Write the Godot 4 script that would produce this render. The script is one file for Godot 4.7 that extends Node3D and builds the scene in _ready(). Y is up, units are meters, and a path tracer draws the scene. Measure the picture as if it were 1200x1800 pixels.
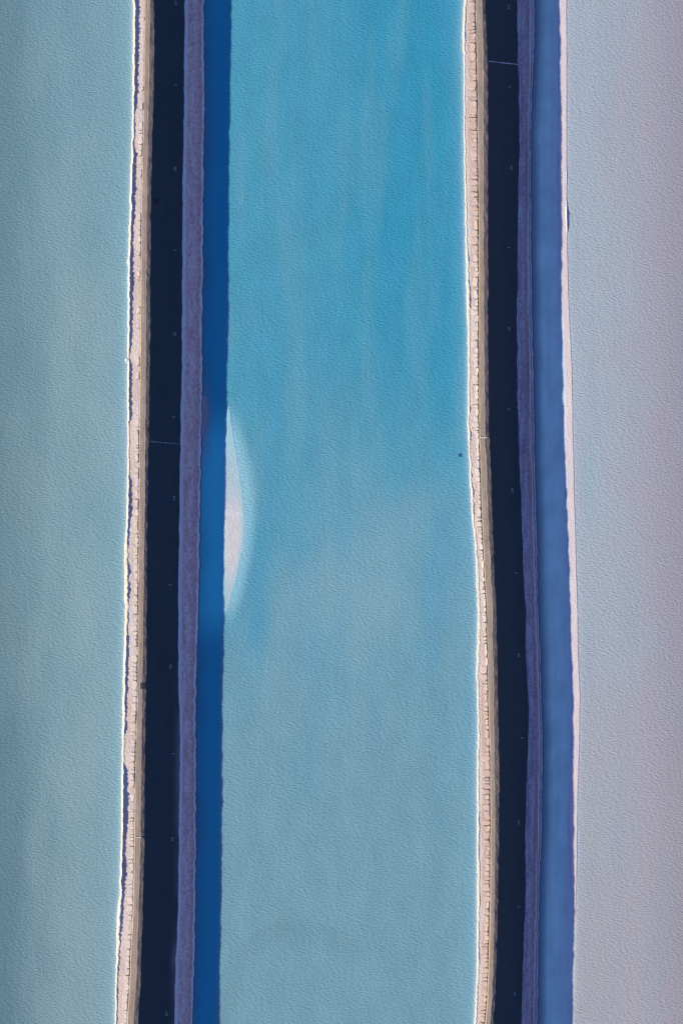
extends Node3D
# Stepped brine ponds seen from an aircraft: three ponds, each about 17 m lower than the one to the west of it,
# held by two long embankments with a lined east face. Low sun from the west. +x is east, +z is south.

const EYE := 1400.0          # height of the camera over the middle pond
const M := 0.345             # metres per unit of the survey tables at the level of the middle pond
const SUN_UP := 20.0
const SUN_TURN := 22.0       # the sun stands this much to the south of west
const Z_NEAR := 326.0        # finely built part of the site
const Z_FAR := 540.0

var nz := FastNoiseLite.new()
var nf := FastNoiseLite.new()
var rng := RandomNumberGenerator.new()
var zs := PackedFloat32Array()
var taken := {}
var mat := {}
var tan_sun := tan(deg_to_rad(SUN_UP))

# ---------------------------------------------------------------- survey tables: (station, offset) pairs
var A := {   # western embankment
	"shore": PackedVector2Array([Vector2(0, 235), Vector2(200, 233), Vector2(375, 228.5), Vector2(450, 226), Vector2(625, 224.5), Vector2(750, 224.5), Vector2(900, 223.5), Vector2(970, 219), Vector2(1075, 220), Vector2(1200, 217), Vector2(1300, 215), Vector2(1450, 214), Vector2(1571, 211), Vector2(1612, 206), Vector2(1675, 205), Vector2(1800, 202)]),
	"rim": PackedVector2Array([Vector2(0, 4), Vector2(930, 3.5), Vector2(970, 6.5), Vector2(1040, 7), Vector2(1120, 4.5), Vector2(1300, 5), Vector2(1345, 3.5), Vector2(1570, 3.5), Vector2(1590, 6.5), Vector2(1660, 6), Vector2(1720, 3.5), Vector2(1800, 3)]),
	"cast": PackedVector2Array([Vector2(0, 8), Vector2(60, 8.5), Vector2(110, 7), Vector2(190, 6), Vector2(203, 1.5), Vector2(220, 3), Vector2(240, 2), Vector2(262, 3), Vector2(275, 7), Vector2(340, 7), Vector2(375, 6), Vector2(430, 4.5), Vector2(460, 7), Vector2(500, 7), Vector2(560, 6), Vector2(600, 5), Vector2(620, 2.5), Vector2(628, 0.3), Vector2(637, 4), Vector2(650, 6), Vector2(690, 5), Vector2(700, 6), Vector2(735, 5), Vector2(746, 1), Vector2(800, 1), Vector2(832, 1.5), Vector2(850, 6), Vector2(905, 7), Vector2(920, 4.5), Vector2(955, 4), Vector2(968, 0.8), Vector2(985, 2), Vector2(1005, 6), Vector2(1020, 2), Vector2(1030, 4.5), Vector2(1045, 5), Vector2(1062, 1), Vector2(1085, 2.5), Vector2(1110, 2), Vector2(1125, 5), Vector2(1180, 5), Vector2(1240, 4.5), Vector2(1265, 2.5), Vector2(1285, 5), Vector2(1295, 1), Vector2(1340, 1), Vector2(1352, 6), Vector2(1390, 9.5), Vector2(1450, 9), Vector2(1475, 7), Vector2(1500, 6.5), Vector2(1520, 8.5), Vector2(1545, 9), Vector2(1575, 5), Vector2(1610, 5), Vector2(1640, 4.5), Vector2(1660, 2), Vector2(1700, 3), Vector2(1720, 1.5), Vector2(1745, 3), Vector2(1775, 1.5), Vector2(1800, 2.5)]),
	"track": PackedVector2Array([Vector2(0, 255), Vector2(150, 253), Vector2(375, 249), Vector2(560, 247), Vector2(750, 245.5), Vector2(850, 244.5), Vector2(1000, 243.5), Vector2(1075, 243), Vector2(1200, 242), Vector2(1300, 239), Vector2(1400, 237), Vector2(1475, 236.5), Vector2(1600, 234), Vector2(1700, 229), Vector2(1800, 224)]),
	"shoulder": PackedVector2Array([Vector2(0, 264), Vector2(375, 258), Vector2(700, 256), Vector2(850, 255), Vector2(1075, 252), Vector2(1300, 249), Vector2(1475, 247), Vector2(1700, 241), Vector2(1800, 235)]),
	"crest": PackedVector2Array([Vector2(0, 271), Vector2(100, 271), Vector2(375, 265), Vector2(560, 264), Vector2(750, 262), Vector2(850, 260), Vector2(1000, 258.5), Vector2(1075, 258), Vector2(1200, 257), Vector2(1300, 255), Vector2(1475, 254), Vector2(1600, 251), Vector2(1700, 248), Vector2(1800, 243)]),
	"toe": PackedVector2Array([Vector2(0, 325), Vector2(150, 324), Vector2(400, 321), Vector2(650, 320), Vector2(750, 318), Vector2(1000, 314.5), Vector2(1075, 313.5), Vector2(1200, 314), Vector2(1300, 317), Vector2(1450, 315), Vector2(1550, 314), Vector2(1640, 312), Vector2(1700, 309), Vector2(1800, 307)]),
	"bank": PackedVector2Array([Vector2(0, 358), Vector2(150, 359), Vector2(375, 357), Vector2(600, 355), Vector2(700, 355), Vector2(850, 352), Vector2(1000, 350), Vector2(1075, 348.5), Vector2(1200, 344.5), Vector2(1300, 344), Vector2(1450, 344), Vector2(1600, 343), Vector2(1700, 341), Vector2(1800, 338)]),
	"shade": PackedVector2Array([Vector2(0, 406), Vector2(60, 406.5), Vector2(150, 404.5), Vector2(250, 404), Vector2(400, 402.5), Vector2(600, 402.5), Vector2(700, 400), Vector2(850, 397.5), Vector2(1000, 395), Vector2(1060, 393.5), Vector2(1130, 394), Vector2(1200, 392.5), Vector2(1300, 390.5), Vector2(1500, 391), Vector2(1800, 391)]),
}
var B := {   # eastern embankment
	"shore": PackedVector2Array([Vector2(0, 815), Vector2(75, 812.5), Vector2(110, 814.5), Vector2(250, 815), Vector2(375, 817), Vector2(450, 818), Vector2(500, 819), Vector2(600, 822), Vector2(750, 821.5), Vector2(800, 824), Vector2(850, 826), Vector2(900, 829), Vector2(950, 833), Vector2(1000, 836), Vector2(1075, 839), Vector2(1180, 836.5), Vector2(1250, 839), Vector2(1350, 838), Vector2(1550, 838), Vector2(1700, 837.5), Vector2(1750, 835), Vector2(1800, 833)]),
	"rim": PackedVector2Array([Vector2(0, 4.5), Vector2(75, 5), Vector2(110, 2.5), Vector2(400, 3), Vector2(470, 5), Vector2(540, 6), Vector2(640, 4), Vector2(800, 3.5), Vector2(900, 4), Vector2(1000, 5), Vector2(1130, 6), Vector2(1220, 4), Vector2(1450, 4), Vector2(1550, 5), Vector2(1650, 4), Vector2(1800, 4)]),
	"cast": PackedVector2Array([Vector2(0, 1.2), Vector2(60, 2), Vector2(85, 0.7), Vector2(440, 0.7), Vector2(455, 2.5), Vector2(465, 0.8), Vector2(485, 0.8), Vector2(495, 2), Vector2(535, 3), Vector2(547, 0.6), Vector2(712, 0.6), Vector2(718, 2.8), Vector2(728, 0.6), Vector2(752, 0.7), Vector2(766, 3), Vector2(780, 1), Vector2(830, 0.6), Vector2(836, 2.6), Vector2(842, 0.6), Vector2(868, 2.6), Vector2(876, 0.6), Vector2(895, 2.4), Vector2(910, 0.6), Vector2(1420, 0.7), Vector2(1445, 2), Vector2(1480, 1.4), Vector2(1500, 1.5), Vector2(1560, 0.7), Vector2(1585, 1.8), Vector2(1600, 0.7), Vector2(1690, 1.8), Vector2(1700, 0.7), Vector2(1790, 1.5)]),
	"track": PackedVector2Array([Vector2(0, 835), Vector2(150, 838), Vector2(375, 840.5), Vector2(750, 841.5), Vector2(850, 844.5), Vector2(950, 848), Vector2(1000, 850.5), Vector2(1075, 855), Vector2(1250, 858), Vector2(1350, 861), Vector2(1450, 861.5), Vector2(1550, 861), Vector2(1650, 859.5), Vector2(1700, 857.5), Vector2(1750, 856), Vector2(1800, 852)]),
	"shoulder": PackedVector2Array([Vector2(0, 847), Vector2(150, 849), Vector2(375, 849), Vector2(560, 850), Vector2(750, 851.5), Vector2(900, 857), Vector2(1000, 862), Vector2(1075, 865), Vector2(1250, 867.5), Vector2(1450, 869), Vector2(1600, 868), Vector2(1700, 865.5), Vector2(1800, 861)]),
	"crest": PackedVector2Array([Vector2(0, 852), Vector2(80, 855), Vector2(150, 857), Vector2(560, 857), Vector2(750, 858.5), Vector2(850, 863), Vector2(1000, 868), Vector2(1075, 872), Vector2(1250, 875), Vector2(1350, 877), Vector2(1450, 876.5), Vector2(1600, 874), Vector2(1700, 871.5), Vector2(1800, 867)]),
	"toe": PackedVector2Array([Vector2(0, 908), Vector2(75, 909), Vector2(150, 911), Vector2(250, 912.5), Vector2(375, 909.5), Vector2(560, 908), Vector2(700, 908.5), Vector2(800, 911.5), Vector2(900, 916), Vector2(1000, 919), Vector2(1075, 923), Vector2(1150, 923), Vector2(1225, 928), Vector2(1300, 927.5), Vector2(1400, 924), Vector2(1500, 922), Vector2(1550, 923), Vector2(1600, 922), Vector2(1700, 918), Vector2(1800, 915)]),
	"bank": PackedVector2Array([Vector2(0, 938), Vector2(75, 937.5), Vector2(150, 934), Vector2(250, 931), Vector2(375, 932), Vector2(450, 932), Vector2(560, 934), Vector2(700, 937), Vector2(800, 938), Vector2(900, 941), Vector2(1000, 943), Vector2(1075, 944), Vector2(1150, 948), Vector2(1225, 950), Vector2(1300, 952), Vector2(1450, 951), Vector2(1550, 947), Vector2(1650, 945), Vector2(1800, 943)]),
	"shade": PackedVector2Array([Vector2(0, 980), Vector2(60, 983), Vector2(150, 984.5), Vector2(280, 987), Vector2(375, 988), Vector2(560, 987), Vector2(750, 988.5), Vector2(850, 992), Vector2(950, 997), Vector2(1075, 1000.5), Vector2(1225, 1007.5), Vector2(1300, 1008.5), Vector2(1450, 1010), Vector2(1560, 1012), Vector2(1640, 1013), Vector2(1800, 1011)]),
}
var silt_edge := PackedVector2Array([Vector2(0, 995.5), Vector2(150, 996), Vector2(350, 995.5), Vector2(410, 996.5), Vector2(500, 998), Vector2(560, 1000.5), Vector2(650, 1005), Vector2(750, 1006.5), Vector2(850, 1008.5), Vector2(1000, 1012.5), Vector2(1075, 1015), Vector2(1150, 1016), Vector2(1225, 1019), Vector2(1300, 1018), Vector2(1400, 1015), Vector2(1500, 1013.5), Vector2(1600, 1012), Vector2(1800, 1008)])

# ---------------------------------------------------------------- helpers
func at(t: PackedVector2Array, s: float) -> float:            # smooth reading of a survey table
	var n := t.size()
	if s <= t[0].x: return t[0].y
	if s >= t[n - 1].x: return t[n - 1].y
	var i := 0
	while s > t[i + 1].x: i += 1
	var a := t[i]; var b := t[i + 1]
	var k := (s - a.x) / (b.x - a.x)
	k = lerp(k, k * k * (3.0 - 2.0 * k), 0.45)
	return lerp(a.y, b.y, k)

func grow(y: float) -> float: return M * (EYE - y) / EYE      # metres per unit at height y
func off(u: float, y: float) -> float: return (u - 600.0) * grow(y)
func st(z: float, y: float) -> float: return 900.0 + z / grow(y)
func unit_of(x: float, y: float) -> float: return 600.0 + x / grow(y)
func n2(x: float, y: float) -> float: return nz.get_noise_2d(x, y)
func fb(x: float, y: float) -> float: return nf.get_noise_2d(x, y)
func lin(r: float, g: float, b: float) -> Color: return Color(r, g, b)
func ss(a: float, b: float, x: float) -> float: return smoothstep(a, b, x)

func numbered(called: String) -> String:
	var k: int = taken.get(called, 0)
	taken[called] = k + 1
	return called if k == 0 else "%s_%03d" % [called, k]

func thing(called: String, label: String, category: String, where := Vector3.ZERO, group := "", kind := "") -> Node3D:
	var o := Node3D.new()
	o.name = numbered(called)
	add_child(o)
	o.position = where
	tag(o, label, category, group, kind)
	return o

func tag(o: Node, label: String, category: String, group := "", kind := "") -> void:
	if label: o.set_meta("label", label)
	if category: o.set_meta("category", category)
	if group: o.set_meta("group", group)
	if kind: o.set_meta("kind", kind)

func put(called: String, mesh: Mesh, m: Material, parent: Node = null) -> MeshInstance3D:
	var o := MeshInstance3D.new()
	o.mesh = mesh
	o.material_override = m
	if parent == null or parent == self:
		o.name = numbered(called)
		add_child(o)
	else:
		o.name = called
		parent.add_child(o, true)
	return o

# a smooth sheet: f.call(u, z) gives [Vector3, Color] for u in us, z in rows
func sheet(us: PackedFloat32Array, rows: PackedFloat32Array, f: Callable) -> ArrayMesh:
	var nu := us.size(); var nr := rows.size()
	var p := PackedVector3Array(); p.resize(nu * nr)
	var c := PackedColorArray(); c.resize(nu * nr)
	var uv := PackedVector2Array(); uv.resize(nu * nr)
	var nn := PackedVector3Array(); nn.resize(nu * nr)
	for j in nr:
		for i in nu:
			var r: Array = f.call(us[i], rows[j])
			var q: Vector3 = r[0]
			p[j * nu + i] = q
			c[j * nu + i] = r[1]
			uv[j * nu + i] = Vector2(q.x, q.z)
	for j in nr:
		for i in nu:
			var du := p[j * nu + mini(i + 1, nu - 1)] - p[j * nu + maxi(i - 1, 0)]
			var dv := p[mini(j + 1, nr - 1) * nu + i] - p[maxi(j - 1, 0) * nu + i]
			nn[j * nu + i] = dv.cross(du).normalized()
	var ix := PackedInt32Array(); ix.resize((nu - 1) * (nr - 1) * 6)
	var k := 0
	for j in nr - 1:
		for i in nu - 1:
			var a := j * nu + i
			ix[k] = a; ix[k + 1] = a + 1; ix[k + 2] = a + nu
			ix[k + 3] = a + 1; ix[k + 4] = a + nu + 1; ix[k + 5] = a + nu
			k += 6
	var arr := []
	arr.resize(Mesh.ARRAY_MAX)
	arr[Mesh.ARRAY_VERTEX] = p; arr[Mesh.ARRAY_NORMAL] = nn; arr[Mesh.ARRAY_COLOR] = c; arr[Mesh.ARRAY_TEX_UV] = uv; arr[Mesh.ARRAY_INDEX] = ix
	var m := ArrayMesh.new()
	m.add_surface_from_arrays(Mesh.PRIMITIVE_TRIANGLES, arr)
	return m

func spread(n: int) -> PackedFloat32Array:
	var r := PackedFloat32Array()
	for i in n: r.append(float(i) / (n - 1))
	return r

func rows_of(step: float, from := -Z_FAR, to := Z_FAR) -> PackedFloat32Array:
	var r := PackedFloat32Array()
	var z := from
	while z < to:
		r.append(z)
		z += step if absf(z + step * 0.5) < Z_NEAR else 6.0
	r.append(to)
	return r

func noise_bump(freq: float, size: int, strength: float, octaves: int, sx: float, seed_: int) -> ImageTexture:
	var n := FastNoiseLite.new()
	n.seed = seed_; n.frequency = freq; n.fractal_octaves = octaves
	n.noise_type = FastNoiseLite.TYPE_SIMPLEX_SMOOTH
	var im := n.get_seamless_image(int(size / sx), size)
	im.resize(size, size, Image.INTERPOLATE_CUBIC)
	im.convert(Image.FORMAT_RGBA8)
	im.bump_map_to_normal_map(strength)
	return ImageTexture.create_from_image(im)

func ground_mat(called: String, rough: float, bump: Texture2D, depth: float, scale_: float, spec := 0.3) -> StandardMaterial3D:
	var m := StandardMaterial3D.new()
	m.resource_name = called
	m.vertex_color_use_as_albedo = true
	m.roughness = rough
	m.metallic_specular = spec
	if bump:
		m.normal_enabled = true
		m.normal_texture = bump
		m.normal_scale = depth
		m.uv1_scale = Vector3(scale_, scale_, scale_)
	return m

func ripple_map() -> ImageTexture:          # wind ripples: short crests, mostly lying east-west, with gusts
	var size := 2048
	var a := FastNoiseLite.new(); a.seed = 11; a.noise_type = FastNoiseLite.TYPE_SIMPLEX_SMOOTH; a.frequency = 0.37; a.fractal_octaves = 2; a.fractal_gain = 0.5
	a.domain_warp_enabled = true; a.domain_warp_amplitude = 7.0; a.domain_warp_frequency = 0.012; a.domain_warp_fractal_octaves = 2
	var im := a.get_image(330, size, false, false, false)
	im.resize(size, size, Image.INTERPOLATE_CUBIC)
	var b := FastNoiseLite.new(); b.seed = 23; b.noise_type = FastNoiseLite.TYPE_SIMPLEX_SMOOTH; b.frequency = 0.32; b.fractal_octaves = 2
	b.domain_warp_enabled = true; b.domain_warp_amplitude = 8.0; b.domain_warp_frequency = 0.02
	var im2 := b.get_image(900, size, false, false, false)
	im2.resize(size, size, Image.INTERPOLATE_CUBIC)
	var g := FastNoiseLite.new(); g.seed = 5; g.frequency = 0.02; g.fractal_octaves = 3
	var gust := g.get_image(256, 512, false, false, true)
	gust.resize(size, size, Image.INTERPOLATE_CUBIC)
	im.convert(Image.FORMAT_L8); im2.convert(Image.FORMAT_L8); gust.convert(Image.FORMAT_L8)
	var da := im.get_data(); var db := im2.get_data(); var dg := gust.get_data()
	var out := PackedByteArray(); out.resize(size * size)
	for i in size * size:
		var w := clampf(dg[i] / 255.0 + 0.30 - 0.75 * float(i / size) / size, 0.0, 1.0)
		var amp := 0.62 + 0.5 * w
		out[i] = clampi(int(128.0 + amp * ((da[i] - 128) * (1.05 - 0.6 * w) + (db[i] - 128) * (0.05 + 0.38 * w))), 0, 255)
	var r := Image.create_from_data(size, size, false, Image.FORMAT_L8, out)
	r.convert(Image.FORMAT_RGBA8)
	r.bump_map_to_normal_map(5.0)
	return ImageTexture.create_from_image(r)

# heights along an embankment: the crest that throws its shade as far as was surveyed over the lower pond
func crest_of(E: Dictionary, s: float, low: float) -> float:
	return lerpf(low + E.mean, surveyed_crest(E, s, low), 0.6)

func surveyed_crest(E: Dictionary, s: float, low: float) -> float:
	var h := low + 17.0
	for i in 4:
		var dx := off(at(E.shade, s), low) - off(at(E.crest, s), h)
		h = low + dx * tan_sun / cos(deg_to_rad(SUN_TURN))
	return h

func lowest_crest(E: Dictionary, low: float) -> float:
	var m := 1e9
	for s in range(0, 1801, 20): m = minf(m, crest_of(E, s, low))
	return m

# ---------------------------------------------------------------- the scene
func _ready() -> void:
	var cam := Camera3D.new()
	cam.name = "camera"
	cam.position = Vector3(0, EYE, 0)
	cam.rotation_degrees = Vector3(-90, 0, 0)
	cam.fov = rad_to_deg(2.0 * atan(900.0 * M / EYE))
	cam.near = 1.0
	cam.far = 40000.0
	add_child(cam)
	cam.current = true

	var sky_m := ProceduralSkyMaterial.new()
	sky_m.sky_top_color = Color(0.060, 0.098, 0.265).linear_to_srgb()
	sky_m.sky_horizon_color = Color(0.12, 0.155, 0.30).linear_to_srgb()
	sky_m.sky_curve = 0.12
	sky_m.ground_horizon_color = Color(0.12, 0.13, 0.20).linear_to_srgb()
	sky_m.ground_bottom_color = Color(0.10, 0.09, 0.09).linear_to_srgb()
	sky_m.sun_angle_max = 4.0
	var sky := Sky.new(); sky.sky_material = sky_m
	var env := Environment.new()
	env.background_mode = Environment.BG_SKY
	env.sky = sky
	env.tonemap_mode = Environment.TONE_MAPPER_LINEAR
	env.tonemap_exposure = 1.8
	env.sdfgi_enabled = true; env.ssao_enabled = true; env.ssil_enabled = true
	var we := WorldEnvironment.new(); we.name = "environment"; we.environment = env
	add_child(we)

	var sun := DirectionalLight3D.new()
	sun.name = "sun"
	sun.light_energy = 1.5
	sun.light_color = Color(1.0, 0.95, 0.72).linear_to_srgb()
	sun.light_angular_distance = 0.5
	sun.shadow_enabled = true
	sun.rotation_degrees = Vector3(-SUN_UP, -90.0 + SUN_TURN, 0)
	add_child(sun)

	nz.seed = 3; nz.frequency = 1.0; nz.fractal_type = FastNoiseLite.FRACTAL_NONE; nz.noise_type = FastNoiseLite.TYPE_SIMPLEX_SMOOTH
	nf.seed = 8; nf.frequency = 1.0; nf.fractal_octaves = 4; nf.noise_type = FastNoiseLite.TYPE_SIMPLEX_SMOOTH
	rng.seed = 77
	zs = rows_of(0.5)

	var coarse := noise_bump(0.03, 512, 12.0, 4, 1.0, 2)
	mat.crust = ground_mat("cracked salt crust", 0.9, coarse, 0.42, 1.0 / 14.0)
	mat.salt = ground_mat("bare salt", 0.8, coarse, 0.7, 1.0 / 9.0)
	mat.sand = ground_mat("graded sand", 0.95, coarse, 0.35, 1.0 / 11.0)
	mat.mud = ground_mat("dry mud", 0.92, coarse, 0.9, 1.0 / 16.0)
	mat.silt = ground_mat("wet silt", 0.6, coarse, 0.12, 1.0 / 30.0)
	mat.liner = ground_mat("black sheet liner", 0.55, coarse, 0.10, 1.0 / 40.0, 0.35)
	mat.water = ground_mat("milky brine", 0.45, ripple_map(), 0.37, 1.0, 0.35)
	mat.water.uv1_scale = Vector3(1.0 / 330.0, 1.0 / 680.0, 1.0)
	mat.water.uv1_offset = Vector3(0.37, 0.5, 0.0)
	mat.white = plain("white paint", Color(0.82, 0.83, 0.84), 0.5)
	mat.paint = plain("worn white paint", Color(0.55, 0.56, 0.58), 0.7)
	mat.dark = plain("dark rubber", Color(0.03, 0.035, 0.04), 0.6)
	mat.foam = plain("foam", Color(0.33, 0.47, 0.53), 0.8)

	for E: Dictionary in [A, B]:
		var sum := 0.0
		for s in range(0, 1800, 20): sum += surveyed_crest(E, s, 0.0)
		E.mean = sum / 90.0
	var wa := lowest_crest(A, 0.0) + 0.62                 # level of the western pond
	var lowb := -(lowest_crest(B, 0.0) + 0.62)            # level of the eastern pond
	for E: Dictionary in [B]:
		var sum := 0.0
		for s in range(0, 1800, 20): sum += surveyed_crest(E, s, lowb) - lowb
		E.mean = sum / 90.0
	lowb = -(lowest_crest(B, lowb) - lowb + 0.62)

	ground(wa, lowb)
	ponds(wa, lowb)
	embankment(A, 0, wa, 0.0)
	embankment(B, 1, 0.0, lowb)
	silt(lowb)
	small_things(wa, lowb)

func plain(called: String, c: Color, rough: float) -> StandardMaterial3D:
	var m := StandardMaterial3D.new()
	m.resource_name = called
	m.albedo_color = c.linear_to_srgb()
	m.roughness = rough
	return m

# ---------------------------------------------------------------- land and water
func ground(wa: float, lowb: float) -> void:
	var pm := PlaneMesh.new(); pm.size = Vector2(30000, 30000)
	var o := put("desert_ground", pm, plain("desert", Color(0.36, 0.30, 0.24), 0.95))
	o.position.y = lowb - 6.0
	tag(o, "bare tan desert floor spreading out round the stepped ponds", "ground", "", "structure")
	# earth slopes that close the terraces outside the surveyed stretch
	var xs := PackedFloat32Array([-760, -700, -120, -112, -90, -86, 76, 84, 112, 116, 700, 760])
	var ys := PackedFloat32Array([lowb - 6, wa + 0.6, wa + 0.6, wa + 0.6, 1.0, 0.5, 0.5, 0.6, lowb + 1, lowb + 0.6, lowb + 0.6, lowb - 6])
	for side in [-1.0, 1.0]:
		var us := PackedFloat32Array()
		for i in xs.size(): us.append(i)
		var m := sheet(us, PackedFloat32Array([0.0, 0.1, 1.0]) if side > 0 else PackedFloat32Array([1.0, 0.1, 0.0]), func(u: float, t: float) -> Array:
			var y: float = ys[int(u)]
			return [Vector3(xs[int(u)], (y if t < 0.5 else lowb - 6.2), side * (Z_FAR - 1.0 + 60.0 * t)), lin(0.42, 0.35, 0.28)])
		var e := put("earth_slope", m, mat.sand)
		tag(e, "%s earth slope closing the ends of the ponds" % ("north" if side < 0 else "south"), "slope", "", "structure")
	for side in [-1.0, 1.0]:
		var top := wa if side < 0 else lowb
		var m2 := sheet(PackedFloat32Array([0, 1, 2]), PackedFloat32Array([-Z_FAR, Z_FAR]), func(u: float, z: float) -> Array:
			var d: float = [60.0, 6.0, -2.0][int(u)] if side < 0 else [-2.0, 6.0, 60.0][int(u)]
			return [Vector3(side * (700.0 + d), (lowb - 6.2 if d > 50.0 else (top + 0.6 if d > 0 else top - 0.6)), z), lin(0.42, 0.35, 0.28)])
		var e2 := put("earth_slope", m2, mat.sand)
		tag(e2, "%s earth slope along the far side of the outer pond" % ("western" if side < 0 else "eastern"), "slope", "", "structure")

func ponds(wa: float, lowb: float) -> void:
	var rows := rows_of(2.0)
	# western pond
	var us := PackedFloat32Array([0.0, 0.25, 0.5, 0.7])
	for i in 150: us.append(0.72 + 0.28 * pow(i / 149.0, 0.9))
	var m := sheet(us, rows, func(u: float, z: float) -> Array:
		var s := st(z, wa)
		var x1 := off(at(A.shore, s) + 2.5, wa)
		var x: float = lerp(-702.0, x1, u)
		var X := unit_of(x, wa)
		var a := fb(X * 0.006, s * 0.004)
		var b := fb(X * 0.02 + 40.0, s * 0.004)
		var c := lin(0.195, 0.325, 0.365).lerp(lin(0.245, 0.360, 0.385), clampf(0.5 + a * 0.7, 0, 1))
		c = c.lerp(lin(0.165, 0.305, 0.370), 0.5 * (1.0 - ss(100, 700, s)))
		c = c.lerp(lin(0.215, 0.31, 0.345), 0.6 * ss(1150, 1800, s))
		c = c.lerp(lin(0.115, 0.225, 0.28), 0.75 * (1.0 - ss(-10, 120, X + b * 25.0)) * (0.55 + 0.45 * ss(1000, 1400, s)))  # darker to the west: lens falloff painted into the water tone
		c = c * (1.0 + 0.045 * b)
		c = c * lerp(0.78, 1.0, ss(-60, 150, X))  # painted vignette again, as a plain darkening westwards
		var d := at(A.shore, s) - X
		c = c.lerp(lin(0.23, 0.46, 0.55), 0.55 * exp(-maxf(d, 0) / 22.0))
		c = c.lerp(lin(0.60, 0.66, 0.63), 0.6 * exp(-maxf(d, 0) / 3.5))
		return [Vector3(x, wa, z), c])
	tag(put("pond_water", m, mat.water), "grey-green milky pond west of both embankments, topmost of the three", "pond", "", "structure")
	# middle pond
	var us2 := spread(190)
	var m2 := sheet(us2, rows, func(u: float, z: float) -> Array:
		var s := st(z, 0)
		var bk := at(A.bank, s)
		var sh := at(B.shore, s)
		var x: float = lerp(off(bk - 3.0, 0), off(sh + 2.0, 0), u)
		var X := unit_of(x, 0)
		var a := fb(X * 0.005 + 9.0, s * 0.0035)
		var b := fb(X * 0.016, s * 0.0016 + 30.0)
		var f := fb(X * 0.02, s * 0.009 + 70.0)
		var down := ss(450, 1500, s + a * 260.0)
		var c := lin(0.070, 0.305, 0.428).lerp(lin(0.170, 0.322, 0.380), down)
		var deep := ss(480, 790, X + a * 90.0) * (1.0 - ss(450, 1150, s + a * 160.0))
		c = c.lerp(lin(0.028, 0.270, 0.412), 0.85 * deep)
		c = c.lerp(lin(0.060, 0.285, 0.475), clampf(b * 0.55, 0, 0.3) * (1.0 - 0.75 * ss(900, 1500, s)))
		c = c.lerp(lin(0.185, 0.36, 0.445), clampf(-b * 0.4, 0, 0.2))
		c = c * (1.0 + 0.07 * f)
		c = c.lerp(lin(0.050, 0.285, 0.44), 0.6 * exp(-pow((X - 455.0) / 26.0, 2.0)) * ss(880, 960, s) * (1.0 - ss(1080, 1200, s)))
		var ring := Vector2(X - 525.0, s - 1765.0).length()
		c = c * (1.0 - 0.055 * (1.0 - ss(147.0, 150.0, ring)) * ss(85.0, 147.0, ring) * (1.0 - ss(540.0, 680.0, X)))
		var bloom := exp(-pow((X - 640.0 + 0.25 * (s - 1000.0)) / 130.0, 2.0)) * exp(-pow((s - 1010.0) / 190.0, 2.0))
		c = c.lerp(lin(0.215, 0.375, 0.435), 0.75 * bloom * clampf(0.8 + 0.5 * a, 0, 1))
		# the embankment's shade painted as a bluer strip of water along the western bank
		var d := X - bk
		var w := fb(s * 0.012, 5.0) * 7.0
		var shade_tint := 1.0 - ss(36, 50, d + w * 0.2)
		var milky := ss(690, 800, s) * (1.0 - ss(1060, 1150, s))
		c = c.lerp(lin(0.014, 0.345, 0.475).lerp(lin(0.075, 0.66, 0.74), milky), 0.9 * shade_tint)  # painted shade tint, paler blue over the silt
		c = c.lerp(lin(0.055, 0.22, 0.30), (0.75 - 0.4 * milky) * (1.0 - ss(4, 26, d + w)) * (0.55 + 0.45 * ss(-0.2, 0.3, fb(s * 0.006, 91.0))))  # darker still close to the bank
		# pale silt just under the surface
		var edge: float = lerp(404.0, 436.0, ss(690.0, 880.0, s)) - 36.0 * pow(clampf((s - 900.0) / 190.0, 0, 1.3), 1.7)
		var shoal := ss(690, 790, s) * (1.0 - ss(1040, 1110, s)) * (1.0 - ss(edge - 6.0, edge + 22.0, X))
		c = c.lerp(lin(0.36, 0.56, 0.64), 0.75 * shoal * ss(38, 47, d))
		c = c.lerp(lin(0.16, 0.50, 0.62), 0.35 * shoal * ss(38, 47, d))
		c = c.lerp(lin(0.30, 0.30, 0.36), 0.7 * exp(-pow((s - 745.0) / 55.0, 2.0)) * (1.0 - ss(8, 22, d + w)))
		var e := sh - X
		c = c.lerp(lin(0.20, 0.46, 0.60), 0.45 * exp(-maxf(e, 0) / 16.0))
		c = c.lerp(lin(0.62, 0.70, 0.72), 0.65 * exp(-maxf(e, 0) / 3.0))
		return [Vector3(x, 0, z), c])
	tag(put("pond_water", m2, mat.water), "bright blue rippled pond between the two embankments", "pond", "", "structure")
	# eastern pond
	var us3 := PackedFloat32Array()
	for i in 150: us3.append(0.24 * i / 149.0)
	us3.append_array(PackedFloat32Array([0.4, 0.6, 0.8, 1.0]))
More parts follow.
